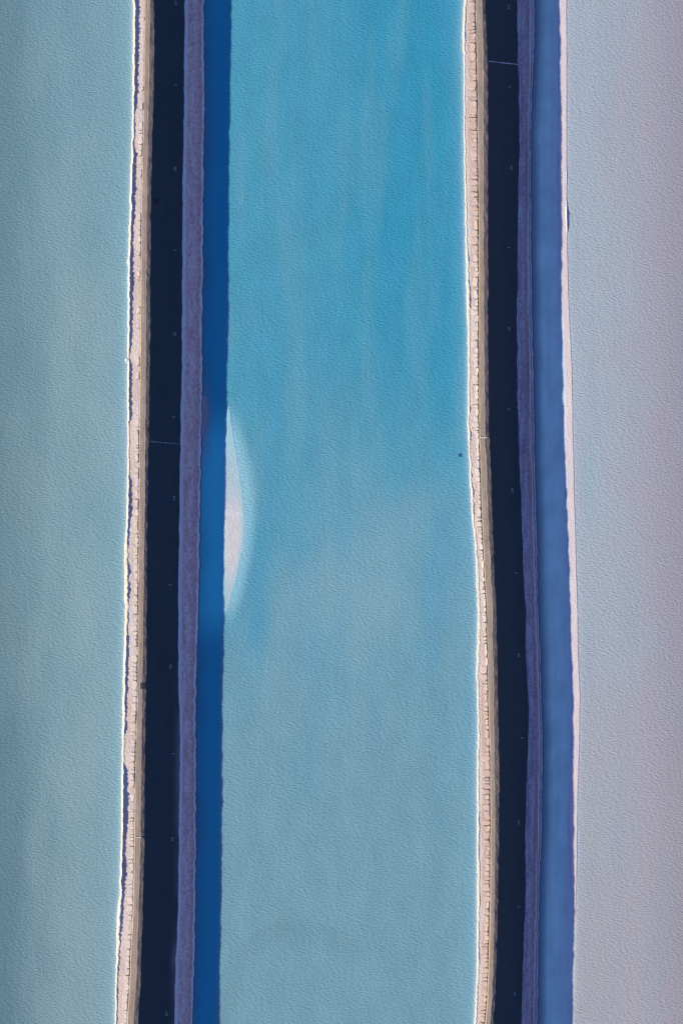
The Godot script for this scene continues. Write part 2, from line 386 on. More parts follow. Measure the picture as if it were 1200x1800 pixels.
	var m3 := sheet(us3, rows, func(u: float, z: float) -> Array:
		var s := st(z, lowb)
		var bk := at(B.bank, s)
		var x0 := off(bk - 3.0, lowb)
		var x: float = lerp(x0, 702.0, u)
		var X := unit_of(x, lowb)
		var a := fb(X * 0.006 + 60.0, s * 0.004)
		var b := fb(X * 0.02 + 20.0, s * 0.0025)
		var c := lin(0.365, 0.420, 0.475).lerp(lin(0.365, 0.345, 0.395), ss(1010, 1190, X + a * 60.0))
		c = c.lerp(lin(0.375, 0.352, 0.375), 0.75 * ss(850, 1750, s + a * 150.0))
		c = c.lerp(lin(0.315, 0.36, 0.43), clampf(b * 0.7, 0, 0.3))
		c = c * (1.0 + 0.03 * a) * lerp(1.0, 0.86, ss(1110, 1230, X))  # eastward darkening is a vignette painted into the water
		var e := X - at(silt_edge, s)
		c = c.lerp(lin(0.27, 0.41, 0.47), 0.3 * exp(-pow((X - 1035.0) / 12.0, 2.0)) * exp(-pow((s - 840.0) / 90.0, 2.0)))
		c = c.lerp(lin(0.50, 0.50, 0.55), 0.6 * exp(-absf(e) / 5.0))
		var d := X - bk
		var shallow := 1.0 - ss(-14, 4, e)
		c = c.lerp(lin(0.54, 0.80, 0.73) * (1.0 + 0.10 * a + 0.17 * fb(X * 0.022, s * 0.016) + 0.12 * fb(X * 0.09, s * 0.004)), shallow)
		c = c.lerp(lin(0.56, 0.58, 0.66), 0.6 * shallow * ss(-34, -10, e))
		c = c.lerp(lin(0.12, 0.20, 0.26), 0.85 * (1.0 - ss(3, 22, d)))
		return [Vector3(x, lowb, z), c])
	tag(put("pond_water", m3, mat.water), "pale lilac-grey pond east of both embankments, lowest of the three", "pond", "", "structure")

# ---------------------------------------------------------------- embankments
func embankment(E: Dictionary, which: int, W: float, low: float) -> void:
	var root := thing("embankment", ["western embankment, sandy track on top, between grey-green and blue ponds", "eastern embankment, cracked pink crust by its track, between blue and lilac ponds"][which], "embankment", Vector3.ZERO, "embankments between the ponds", "structure")
	var k := which * 500.0
	# offsets of the breaks, in metres, along the station of each level
	var wob := func(z: float, f: float, amp: float, q: float) -> float: return amp * fb(z * f, q + k)
	var x_shore := func(z: float) -> float: return off(at(E.shore, st(z, W)), W) + wob.call(z, 0.12, 0.55, 1.0)
	var rim_w := func(z: float) -> float: return maxf(0.7, at(E.rim, st(z, W)) * M * (1.0 + 0.35 * fb(z * 0.25, 7.0 + k)))
	var rim_h := func(z: float) -> float: return maxf(0.12, 0.12 + at(E.cast, st(z, W)) * M * tan_sun * (1.0 + 0.5 * fb(z * 0.35, 17.0 + k)))
	var x_track := func(z: float) -> float: return off(at(E.track, st(z, W)), W) + wob.call(z, 0.05, 0.25, 2.0)
	var hc := func(z: float) -> float: return crest_of(E, st(z, W), low) + 0.28 * fb(z * 0.055, 51.0 + k)
	var x_should := func(z: float) -> float: return off(at(E.shoulder, st(z, W)), W) + wob.call(z, 0.08, [0.3, 0.6][which], 3.0)
	var x_crest := func(z: float) -> float: return off(at(E.crest, st(z, W)), W) + wob.call(z, 0.10, 0.45, 4.0)
	var x_toe := func(z: float) -> float: return off(at(E.toe, st(z, low)), low) + wob.call(z, 0.06, 0.5, 5.0)
	var x_bank := func(z: float) -> float: return off(at(E.bank, st(z, low)), low) + wob.call(z, 0.11, 0.7, 6.0)

	# white salt rim: a steep lit face to the pond and a low back
	put("salt_rim", sheet(PackedFloat32Array([0, 0.5, 1, 1.3, 1.6, 1.85, 2, 2.15, 2.4, 2.7, 3]), zs, func(u: float, z: float) -> Array:
		var x0: float = x_shore.call(z); var w: float = rim_w.call(z); var h: float = rim_h.call(z)
		var x := 0.0; var y := 0.0
		if u < 1.0: x = x0 - 1.6 * (1.0 - u); y = W - 1.3 * (1.0 - u)
		elif u < 2.0: x = x0 + w * 0.8 * (u - 1.0); y = W + h * sin((u - 1.0) * PI / 2.0)
		else: x = x0 + w * 0.8 + (u - 2.0) * (w * 0.2 + 0.28); y = lerp(W + h, W + 0.04, pow(u - 2.0, 0.8))
		if u > 0.9 and u < 2.6:
			x += 0.16 * n2(x * 0.9 + k, z * 0.9); y += 0.10 * n2(x * 1.1, z * 1.1 + k)
		var d := 0.5 + 0.5 * fb(x * 0.3 + k, z * 0.08)
		var c := lin(0.74, 0.665, 0.55).lerp(lin(0.60, 0.50, 0.41), ss(0.45, 0.85, d))
		if u > 2.3: c = c.lerp(lin(0.66, 0.53, 0.48), 0.8)
		return [Vector3(x, y, z), c]), mat.salt, root)

	# the crust shelf between rim and track
	put("crust_shelf", sheet(spread(18), zs, func(u: float, z: float) -> Array:
		var x0: float = x_shore.call(z) + rim_w.call(z) + 0.05
		var x1: float = x_track.call(z) + 0.1
		var x: float = lerp(x0, x1, u)
		var y := W + 0.06 + 0.10 * u + 0.10 * fb(x * 0.5 + k, z * 0.5) * ss(0.0, 0.2, u)
		y -= 0.12 * ss(0.93, 1.0, u)
		var a := fb(x * 0.15 + k, z * 0.02)
		var b := n2(x * 0.8, z * 0.8 + k)
		var c := lin(0.70, 0.57, 0.515).lerp(lin(0.62, 0.485, 0.43), clampf(0.5 + a * 1.5, 0, 1))
		if which == 1:
			var s := st(z, W)
			var red: float = maxf(1.0 - ss(300, 560, s), ss(1000, 1250, s)) * ss(0.0, 0.3, u)
			c = c.lerp(lin(0.55, 0.365, 0.295), 0.85 * clampf(red * (0.75 + a), 0, 1))
			c = c.lerp(lin(0.76, 0.66, 0.60), (1.0 - ss(0.05, 0.25, u)) * 0.7)
		c = c * (1.0 + 0.06 * b)
		return [Vector3(x, y, z), c]), mat.crust, root)

	# single crust slabs curled up along the track, parted by open cracks
	slabs(root, which, W, x_shore, rim_w, x_track)

	# the graded track, its west edge a small step up from the crust
	put("dirt_track", sheet(PackedFloat32Array([0.0, 0.06, 0.10, 0.14, 0.25, 0.4, 0.55, 0.7, 0.85, 1.0]), zs, func(u: float, z: float) -> Array:
		var x0: float = x_track.call(z); var x1: float = x_should.call(z)
		var h: float = hc.call(z)
		var mid: float = h + 0.60
		var top: float = maxf(mid + (x1 - x0) * 0.075, W + 0.22)
		var x: float = lerp(x0, x1, u)
		var y: float = lerp(top, mid, ss(0.0, 1.0, (u - 0.10) / 0.9) if u > 0.1 else 0.0)
		if u < 0.1: y = lerp(W + 0.0, top, u / 0.1)
		y += 0.05 * fb(x * 0.35 + k, z * 0.12) * ss(0.1, 0.2, u)
		y += 0.04 * sin(u * TAU * 2.0) * ss(0.15, 0.3, u) * (1.0 - ss(0.8, 1.0, u))
		var a := fb(x * 0.5 + k, z * 0.03)
		var c := lin(0.405, 0.305, 0.225).lerp(lin(0.50, 0.385, 0.29), clampf(0.5 + a * 1.4, 0, 1))
		c = c.lerp(lin(0.40, 0.325, 0.25), 1.0 - ss(0.08, 0.22, u))
		if which == 0: c = c * lin(1.0, 0.97, 0.99)
		return [Vector3(x, y, z), c]), mat.sand, root)

	# loose shoulder rolling over towards the liner
	put("track_shoulder", sheet(spread(9), zs, func(u: float, z: float) -> Array:
		var x0: float = x_should.call(z); var x1: float = x_crest.call(z)
		var h: float = hc.call(z)
		var x: float = lerp(x0, x1, u)
		var y: float = lerp(h + 0.60, h, pow(u, 1.1)) + 0.16 * fb(x * 0.3, z * 0.16 + k) * sin(u * PI)
		var a := fb(x * 0.4 + k, z * 0.08)
		var c := lin(0.20, 0.155, 0.13).lerp(lin(0.32, 0.24, 0.195), clampf(0.5 + a * 1.6, 0, 1))
		if u == 0.0: c = lin(0.40, 0.32, 0.24)
		return [Vector3(x, y, z), c]), mat.sand, root)

	# the lined face
	var liner := put("liner_face", sheet(spread(14), zs, func(u: float, z: float) -> Array:
		var x0: float = x_crest.call(z); var x1: float = x_toe.call(z)
		var h: float = hc.call(z)
		var x: float = lerp(x0, x1, u)
		var y: float = lerp(h, low + 1.15, u) + 0.10 * fb(x * 0.06, z * 0.03 + k) * sin(u * PI)
		var c := lin(0.036, 0.060, 0.067) * (1.0 + 0.12 * fb(x * 0.1, z * 0.02))
		var dust: float = ss(0.72, 1.0, u) * ([ss(1050, 1350, st(z, low)), 0.0][which]) * clampf(0.7 + fb(z * 0.02, 3.3), 0, 1)
		c = c.lerp(lin(0.30, 0.29, 0.29), 0.55 * dust * dust)
		return [Vector3(x, y, z), c]), mat.liner, root)
	numbers(E, which, low, liner, hc, x_crest, x_toe)

	# the dry bank below the liner
	put("mud_bank", sheet(spread(30), zs, func(u: float, z: float) -> Array:
		var x0: float = x_toe.call(z); var x1: float = x_bank.call(z)
		var x: float = lerp(x0, x1, u)
		var s := st(z, low)
		var y := low + 1.12
		var a := fb(x * 0.25 + k, z * 0.05)
		var b := fb(x * 0.7, z * 0.7 + k)
		var streak := fb(x * 1.1 + k, z * 0.012)
		var c := Color()
		if which == 0:
			y += 0.16 * exp(-pow((u - 0.07) / 0.05, 2.0)) - 0.20 * exp(-pow((u - 0.17) / 0.03, 2.0)) * ss(950, 1150, s)
			y += 0.14 * exp(-pow((u - 0.95) / 0.04, 2.0)) + 0.09 * b * ss(0.1, 0.3, u)
			c = lin(0.74, 0.48, 0.43).lerp(lin(0.98, 0.76, 0.64), clampf(0.5 + a * 1.2 + b * 1.3, 0, 1))
			c = c.lerp(lin(0.55, 0.34, 0.29), 0.6 * clampf(ss(0.62, 0.85, u + a * 0.25) * (1.0 - ss(0.88, 0.92, u)), 0, 1))
			c = c * (1.0 + 0.30 * fb(x * 0.4 + 5.0, z * 0.3))
			c = c.lerp(lin(0.95, 0.97, 0.92), 0.85 * (1.0 - ss(0.06, 0.2, u + a * 0.10 + b * 0.06)))
			c = c.lerp(lin(0.95, 0.97, 0.92), 0.8 * ss(0.87, 0.965, u + b * 0.10 + a * 0.06))
		else:
			y += 0.10 * b + 0.22 * exp(-pow((u - 0.78) / 0.05, 2.0)) - 0.22 * exp(-pow((u - 0.9) / 0.04, 2.0)) + 0.16 * exp(-pow((u - 0.97) / 0.03, 2.0))
			c = lin(0.40, 0.345, 0.38).lerp(lin(0.66, 0.58, 0.58), clampf(0.45 + a + b * 1.4, 0, 1))
			c = c.lerp(lin(0.50, 0.31, 0.275), 0.75 * ss(0.45, 0.62, u + a * 0.15) * (1.0 - ss(0.74, 0.82, u)))
			c = c.lerp(lin(0.82, 0.68, 0.64), 0.85 * ss(0.68, 0.78, u + streak * 0.1) * (1.0 - ss(0.82, 0.86, u)))
			c = c.lerp(lin(0.46, 0.33, 0.32), 0.7 * ss(0.84, 0.87, u) * (1.0 - ss(0.91, 0.94, u)))
			c = c.lerp(lin(0.88, 0.86, 0.86), 0.75 * ss(0.93, 0.97, u))
			c = c * (1.0 + 0.5 * streak + 0.25 * fb(x * 0.5, z * 0.25 + 7.0))
		return [Vector3(x, y, z), c]), mat.mud, root)

	# the bank's wet edge going under water
	put("wet_edge", sheet(spread(7), zs, func(u: float, z: float) -> Array:
		var x1: float = x_bank.call(z)
		var x: float = x1 + u * [1.5, 1.7][which]
		var y: float = lerp(low + 1.12 + [0.08, 0.13][which], low - 0.5, pow(u, 0.55))
		x += 0.15 * n2(z * 0.6, k) * sin(u * PI)
		var c := lin(0.12, 0.17, 0.21)
		if u < 0.05: c = lin(0.5, 0.5, 0.5)
		return [Vector3(x, y, z), c]), mat.silt, root)

func slabs(root: Node, which: int, W: float, x_shore: Callable, rim_w: Callable, x_track: Callable) -> void:
	var r := RandomNumberGenerator.new(); r.seed = 900 + which
	var z := -316.0
	var cr := SurfaceTool.new()
	cr.begin(Mesh.PRIMITIVE_TRIANGLES)
	var slit := func(a: Vector2, b: Vector2, wa_: float, wb_: float) -> void:
		var d := (b - a).normalized(); var nn := Vector2(-d.y, d.x)
		var q: Array = [a + nn * wa_, a - nn * wa_, b - nn * wb_, b + nn * wb_]
		for i: int in [0, 1, 2, 0, 2, 3]:
			var v: Vector2 = q[i]
			cr.set_color(lin(0.085, 0.06, 0.065)); cr.set_normal(Vector3.UP); cr.set_uv(v)
			cr.add_vertex(Vector3(v.x, W + 0.27, v.y))
	var made := 0
	while z < 316.0 and made < 290:
		var s := st(z, W)
		var dense := 1.0
		if which == 0:
			dense = 0.25 if s < 180 else (0.9 if s < 280 else (0.3 if s < 360 else (0.8 if s < 450 else (0.2 if s < 730 else 0.95))))
		var len_ := lerpf(1.3, 5.6, pow(r.randf(), 1.6))
		var gap := r.randf_range(0.22, 0.60) if which == 1 else r.randf_range(0.16, 0.36)
		if r.randf() < dense:
			var zc := z + len_ * 0.5
			var x1: float = x_track.call(zc) - r.randf_range(0.35, 0.6)
			var x0: float = x_shore.call(zc) + rim_w.call(zc) + 0.3
			var wide := (x1 - x0) * (r.randf_range(0.22, 0.85) if which == 1 else r.randf_range(0.3, 0.6))
			var xs := x1 - wide
			var up := r.randf_range(0.22, 0.42) if which == 1 else r.randf_range(0.10, 0.24)
			# outline, going round: an uneven polygon
			var pts := PackedVector2Array()
			for q in 9:
				var t := q / 9.0 * 4.0
				var e := int(t); var fr := t - e
				var p := Vector2()
				if e == 0: p = Vector2(xs + wide * fr, z)
				elif e == 1: p = Vector2(x1, z + len_ * fr)
				elif e == 2: p = Vector2(x1 - wide * fr, z + len_)
				else: p = Vector2(xs, z + len_ * (1.0 - fr))
				pts.append(p + Vector2(r.randf_range(-0.4, 0.4), r.randf_range(-0.3, 0.3)))
			var tilt := Vector2(up / wide * 0.95, r.randf_range(-0.03, 0.03))
			var tone := r.randf_range(0.92, 1.04)
			var c := lin(0.69, 0.555, 0.49)
			if which == 1:
				var red: float = maxf(1.0 - ss(300, 560, s), ss(1000, 1250, s))
				c = c.lerp(lin(0.58, 0.405, 0.335), 0.85 * red)
			put("crust_slab", slab_mesh(pts, W + 0.12 - up * 0.42, up, tilt, c * tone), mat.crust, root)
			made += 1
			# flat dark strips: mud and painted shade of the cracks by slab and track
			var g := z + len_ + gap * 0.5
			var a0 := Vector2(x1 + 0.25, g + r.randf_range(-0.2, 0.2))
			var a1 := Vector2(lerpf(x1, xs, 0.5), g + r.randf_range(-0.6, 0.6))
			var a2 := Vector2(xs - r.randf_range(-0.8, 0.4), g + r.randf_range(-1.0, 1.0))
			var fat := gap * r.randf_range(0.35, 0.75)
			if r.randf() < 0.78:
				slit.call(a0, a1, fat, fat * 0.7); slit.call(a1, a2, fat * 0.7, 0.03)
			if fb(z * 0.03, 33.0 + which * 9.0) > [-0.05, -0.6][which]:
				var t0 := z - 0.4; var t1 := z + len_ + 0.4
				slit.call(Vector2(x_track.call(t0) - 0.28, t0), Vector2(x_track.call(t1) - 0.28, t1), r.randf_range(0.08, 0.3), r.randf_range(0.08, 0.3))
		z += len_ + gap
	var cm := put("crack_dark_strip", cr.commit(), mat.mud, root)
	cm.set_meta("kind", "stuff")

func slab_mesh(pts: PackedVector2Array, base: float, up: float, tilt: Vector2, c: Color) -> ArrayMesh:
	var sft := SurfaceTool.new()
	sft.begin(Mesh.PRIMITIVE_TRIANGLES)
	sft.set_color(c)
	sft.set_smooth_group(-1)
	var mid := Vector2()
	for p in pts: mid += p
	mid /= pts.size()
	var n := pts.size()
	var y := func(p: Vector2, inner: bool) -> float: return base + up * (1.0 if inner else 0.72) + tilt.dot(p - mid)
	for i in n:
		var a := pts[i]; var b := pts[(i + 1) % n]
		var ai := mid.lerp(a, 0.86); var bi := mid.lerp(b, 0.86)
		var A3 := Vector3(a.x, y.call(a, false), a.y); var B3 := Vector3(b.x, y.call(b, false), b.y)
		var AI := Vector3(ai.x, y.call(ai, true), ai.y); var BI := Vector3(bi.x, y.call(bi, true), bi.y)
		var M3 := Vector3(mid.x, base + up * 0.96, mid.y)
		var AL := Vector3(a.x, base - 0.25, a.y); var BL := Vector3(b.x, base - 0.25, b.y)
		for v: Vector3 in [M3, AI, BI, AI, A3, BI, A3, B3, BI, A3, AL, B3, AL, BL, B3]:
			sft.set_uv(Vector2(v.x, v.z))
			sft.add_vertex(v)
	sft.generate_normals()
	sft.generate_tangents()
	return sft.commit()

func numbers(E: Dictionary, which: int, low: float, liner: Node, hc: Callable, x_crest: Callable, x_toe: Callable) -> void:
	var font := SystemFont.new(); font.font_names = PackedStringArray(["Droid Sans"])
	var spots: Array = [[Vector2(309, 5), Vector2(308, 297), Vector2(307, 587), Vector2(306, 876), Vector2(300, 1172), Vector2(303, 1475), Vector2(293, 1782)],
		[Vector2(893.5, 13), Vector2(897.5, 295), Vector2(894, 578), Vector2(899.5, 862), Vector2(911, 1152), Vector2(911, 1446), Vector2(904, 1747)]][which]
	var dashes: Array = [[Vector2(309, 149), Vector2(307.5, 440), Vector2(305.5, 733), Vector2(299, 1028), Vector2(305, 1325)],
		[Vector2(894.5, 153), Vector2(893.5, 435), Vector2(893.5, 719), Vector2(906, 1007), Vector2(916, 1297), Vector2(911, 1594)]][which]
	var frame := func(p: Vector2) -> Transform3D:      # on the liner: local x runs north along the bank, local y up the slope
		var y := low + 4.0
		var q := Vector3()
		for i in 4:
			var z: float = (p.y - 900.0) * grow(y)
			var x := off(p.x, y)
			var t: float = (x - x_crest.call(z)) / (x_toe.call(z) - x_crest.call(z))
			y = lerp(hc.call(z), low + 1.15, t)
			q = Vector3(x, y, z)
		var z1: float = q.z
		var down := Vector3(x_toe.call(z1) - x_crest.call(z1), low + 1.15 - hc.call(z1), 0).normalized()
		var bx := Vector3(0, 0, -1)
		var by := -down
		return Transform3D(Basis(bx, by, bx.cross(by)), q + bx.cross(by) * 0.10)
	for i in spots.size():
		var tm := TextMesh.new()
		tm.font = font; tm.text = str(27 - i); tm.font_size = 64; tm.pixel_size = 2.45 / 64.0; tm.depth = 0.03
		tm.horizontal_alignment = HORIZONTAL_ALIGNMENT_CENTER; tm.vertical_alignment = VERTICAL_ALIGNMENT_CENTER
		var o := put("painted_number", tm, mat.paint, liner)
		o.transform = frame.call(spots[i])
		o.set_meta("label", "white number %d painted on the dark liner" % (27 - i))
	for i in dashes.size():
		var bm := BoxMesh.new(); bm.size = Vector3(0.30, 2.0, 0.03)
		var o2 := put("painted_dash", bm, mat.paint, liner)
		o2.transform = frame.call(dashes[i])

# ---------------------------------------------------------------- silt in the ponds
func silt(lowb: float) -> void:
	var rows := rows_of(0.7)
	# long pale silt beach on the west side of the eastern pond
	tag(put("silt_beach", sheet(spread(24), rows, func(u: float, z: float) -> Array:
		var s := st(z, lowb)
		var e := at(silt_edge, s) + 0.6 * fb(z * 0.08, 44.0)
		var wide: float = lerp(20.0, 4.0, ss(1480, 1640, s))
		var X: float = e - wide * (1.0 - u) - 4.0 * fb(z * 0.03, 2.0) * (1.0 - u)
		var hgt: float = lerp(0.18, 0.0, ss(1500, 1640, s))
		var y := lowb - 0.10 + (hgt + 0.10) * ss(0.0, 0.5, u) - 0.12 * ss(0.97, 1.0, u) + 0.02 * fb(X * 0.3, z * 0.3)
		var c := lin(0.52, 0.55, 0.63).lerp(lin(0.70, 0.585, 0.58), ss(0.25, 0.7, u))
		c = c.lerp(lin(0.78, 0.67, 0.64), clampf(fb(X * 0.05, z * 0.03) * 1.2, 0, 0.6))
		if u > 0.93: c = c.lerp(lin(0.78, 0.75, 0.74), 0.7)
		return [Vector3(off(X, lowb), y, z), c]), mat.silt), "long pale pink silt beach edging the lilac pond below the eastern embankment", "silt bank", "", "structure")
	# pale bar breaking the surface of the middle pond
	var rr := PackedFloat32Array()
	for i in 200: rr.append(lerp(-67.5, 62.5, i / 199.0))
	tag(put("silt_bar", sheet(spread(28), rr, func(u: float, z: float) -> Array:
		var s := st(z, 0)
		var t := (s - 705.0) / 375.0
		var right: float = lerp(401.0, 432.5, pow(ss(-0.05, 0.62, t), 0.8)) - 36.0 * pow(clampf((t - 0.58) / 0.42, 0, 1.2), 1.6)
		right += 1.2 * fb(s * 0.03, 8.0)
		var left := 388.0 + 11.0 * (1.0 - ss(0.02, 0.45, t))
		var X: float = lerp(left, maxf(right, left + 2.0), u)
		var y := lerpf(-0.06, 0.07, ss(0.0, 0.3, u)) * ss(0.0, 0.05, t) * (1.0 - ss(0.97, 1.0, t)) - 0.12 * ss(0.92, 1.0, u)
		y -= 0.10 * (1.0 - ss(0.0, 0.04, t)) + 0.10 * ss(0.98, 1.0, t)
		y += 0.012 * fb(X * 0.25, s * 0.25)
		var c := lin(0.30, 0.54, 0.64).lerp(lin(0.40, 0.52, 0.58), ss(0.05, 0.40, t))
		c = c.lerp(lin(0.58, 0.555, 0.575), ss(0.36, 0.56, t + 0.05 * fb(X * 0.1, s * 0.03)) * (1.0 - ss(0.74, 0.92, t)) * (1.0 - 0.65 * ss(0.7, 0.92, u)))
		c = c.lerp(lin(0.66, 0.66, 0.68), 0.5 * exp(-pow((t - 0.53 + 0.02 * fb(X * 0.2, 1.0)) / 0.012, 2.0)))
		c = c * (1.0 + 0.07 * fb(X * 0.08, s * 0.05))
		c = c.lerp(lin(0.38, 0.56, 0.63), ss(0.72, 0.98, u))
		c = c.lerp(lin(0.075, 0.62, 0.70), 1.0 - ss(388.0, 399.0, X))  # bar's shaded side tinted blue like the painted strip of water
		return [Vector3(off(X, 0), y, z), c]), mat.silt), "crescent bar of white-pink silt breaking the surface of the blue pond", "silt bank", "", "structure")
	# muddy fan at the foot of the western bank
	var rf := PackedFloat32Array()
	for i in 60: rf.append(lerp(-74.0, -44.0, i / 59.0))
	tag(put("mud_fan", sheet(spread(16), rf, func(u: float, z: float) -> Array:
		var s := st(z, 0)
		var q := clampf((s - 690.0) / 80.0, 0, 1)
		var wide := 17.0 * pow(sin(pow(q, 0.7) * PI), 0.6)
		var X: float = at(A.bank, s) - 1.0 + (wide + 0.5) * u
		var y := lerpf(0.25, -0.12, pow(u, 0.8)) + 0.05 * fb(X * 0.3, s * 0.2) * (1.0 - u) - 0.35 * (1.0 - ss(0.0, 0.06, q)) - 0.35 * ss(0.94, 1.0, q)
		var c := lin(0.40, 0.33, 0.35).lerp(lin(0.26, 0.30, 0.36), u) * (1.0 + 0.2 * fb(X * 0.2, s * 0.05))
		return [Vector3(off(X, 0), y, z), c]), mat.silt), "dull purple mud fan spilling from the western bank into blue water", "mud fan", "", "structure")

# ---------------------------------------------------------------- small things
func lump(size: Vector3, seed_: int) -> ArrayMesh:
	var us := PackedFloat32Array(); for i in 15: us.append(i / 14.0)
	var vs := PackedFloat32Array(); for i in 8: vs.append(i / 7.0)
	return sheet(us, vs, func(u: float, v: float) -> Array:
		var a := u * TAU; var p := v * PI / 2.0
		var dir := Vector3(cos(a) * sin(p), cos(p), sin(a) * sin(p))
		var rr := 1.0 + 0.35 * nz.get_noise_3d(dir.x * 1.7 + seed_, dir.y * 1.7, dir.z * 1.7)
		return [dir * size * rr, lin(0.84, 0.79, 0.70)])

func small_things(wa: float, lowb: float) -> void:
	var on_liner := func(E: Dictionary, low: float, W: float, t: float, station: float) -> Vector3:
		var z := (station - 900.0) * grow(lerp(W, low, t))
		var h := crest_of(E, st(z, W), low)
		return Vector3(lerp(off(at(E.crest, st(z, W)), W), off(at(E.toe, st(z, low)), low), t), lerp(h, low + 1.15, t), z)
	# white bag lines down the liner
	for w in 2:
		var E: Dictionary = [A, B][w]
		var W: float = [wa, 0.0][w]; var low: float = [0.0, lowb][w]
		var s0: float = [776.0, 107.5][w]; var s1: float = [780.5, 114.0][w]
		var a: Vector3 = on_liner.call(E, low, W, 0.03, s0)
		var b: Vector3 = on_liner.call(E, low, W, 0.97, s1)
		var root := thing("sandbag_line", ["faint dotted line of white sandbags across the western dark liner", "bright unbroken line of white sandbags across the eastern dark liner"][w], "sandbags", a, "sandbag lines on the liners")
		var dir := (b - a).normalized()
		var nrm := Vector3(-dir.y, dir.x, 0).normalized()
		var cm := CylinderMesh.new(); cm.top_radius = 0.05; cm.bottom_radius = 0.05; cm.height = (b - a).length(); cm.radial_segments = 8
		var rope := put("rope", cm, mat.white, root)
		rope.basis = Basis(nrm, dir, nrm.cross(dir)); rope.position = (b - a) * 0.5 + nrm * 0.2
		var bag := CapsuleMesh.new(); bag.radius = 0.22; bag.height = 0.8; bag.radial_segments = 10; bag.rings = 3
		var n: int = [22, 27][w]
		for i in n:
			if w == 0 and rng.randf() < 0.25: continue
			var o := put("sandbag", bag, mat.white, root)
			var big: float = ([0.7, 1.15][w] * rng.randf_range(0.7, 1.1)) * (1.6 if i == n / 2 else 1.0) * (1.25 if w == 0 and i < 3 else 1.0)
			o.basis = Basis(nrm, dir, nrm.cross(dir)).rotated(nrm, rng.randf_range(-0.25, 0.25)).scaled(Vector3(big, big, big))
			o.position = (b - a) * ((i + 0.5) / n) + nrm * 0.30
	# white outlet pipes lying over the track edge
	for w in 2:
		var E: Dictionary = [A, B][w]
		var W: float = [wa, 0.0][w]; var low: float = [0.0, lowb][w]
		var s: float = [1471.5, 768.5][w]
		var x0: float = [238.8, 843.5][w]; var x1: float = [248.0, 855.0][w]
		var z := (s - 900.0) * grow(W)
		var h := crest_of(E, s, low)
		var p := Vector3(off(x0, W), h + 1.05, z)
		var q := Vector3(off(x1, W), h + 0.66, z + 0.1)
		var root := thing("outlet_pipe", ["white pipe lying across the western embankment's sandy track, dark inlet at its end", "white pipe lying across the eastern embankment's track beside the cracked crust"][w], "pipe", p, "white pipes on the embankment tracks")
		var d := (q - p).normalized()
		var side := Vector3(0, 0, 1); var up := side.cross(d).normalized()
		var bs := Basis(up, d, up.cross(d))
		var cm := CylinderMesh.new(); cm.top_radius = 0.22; cm.bottom_radius = 0.22; cm.height = (q - p).length(); cm.radial_segments = 14
		var o := put("barrel", cm, mat.white, root); o.basis = bs; o.position = (q - p) * 0.5
		for e in 2:
			var fm := CylinderMesh.new(); fm.top_radius = 0.34; fm.bottom_radius = 0.34; fm.height = 0.14; fm.radial_segments = 14
			var f := put("flange", fm, mat.white, root); f.basis = bs; f.position = (q - p) * float(e)
		var sm := BoxMesh.new(); sm.size = Vector3(0.5, 0.4, 0.8)
		for e in 2:
			var sd := put("support_block", sm, mat.paint, root); sd.position = (q - p) * (0.22 + 0.56 * e) + Vector3(0, -0.36, 0)
		if w == 0:
			var bm := BoxMesh.new(); bm.size = Vector3(0.9, 0.5, 1.0)
			var bx := put("inlet_box", bm, mat.dark, root); bx.position = (q - p) + Vector3(0.75, -0.25, 0)
	# dark patches of unknown make, built as thin sheets
	patch_sheet("dark square patch on the western liner's upper edge", A, wa, 0.0, 269.5, 279.5, 347, 358, false)
	patch_sheet("dark oblong patch laid over the western track's shoulder", A, wa, 0.0, 247.0, 259.5, 1200, 1211, true)
	var dark_mark := thing("float", "small dark square mark, shaped as a float, on the blue pond near the eastern shore", "float", Vector3(off(807.5, 0), 0, (800.5 - 900.0) * M))  # dark square mark of unknown make, given the shape of a float
	var fmat := plain("dark blue mark", Color(0.02, 0.11, 0.24), 0.5)
	for i in 4:
		var bm2 := BoxMesh.new(); bm2.size = Vector3(0.86, 0.22, 0.96)
		var pb := put("mark_block", bm2, fmat, dark_mark); pb.position = Vector3(-0.45 + 0.9 * (i % 2), 0.08, -0.5 + 1.0 * (i / 2))
	# salt lumps at the water's edge
	var lumps: Array = [Vector3(226.5, 461, 0.9), Vector3(223.0, 633, 0.8)]
	for i in lumps.size():
		var v: Vector3 = lumps[i]
		var o := put("salt_lump", lump(Vector3(v.z * 1.1, 0.55, v.z * 1.6), i * 7), mat.salt)
		o.position = Vector3(off(v.x, wa), wa - 0.1, (v.y - 900.0) * grow(wa))
		tag(o, ["cream salt lump in the water where the rim's shade is widest", "cream salt lump in the water beside the gap in the rim's shade"][i], "salt", "salt lumps along the western shore")
	# the ridge of salt at the edge of the eastern pond
	var rr := PackedFloat32Array(); for i in 130: rr.append(i / 129.0)
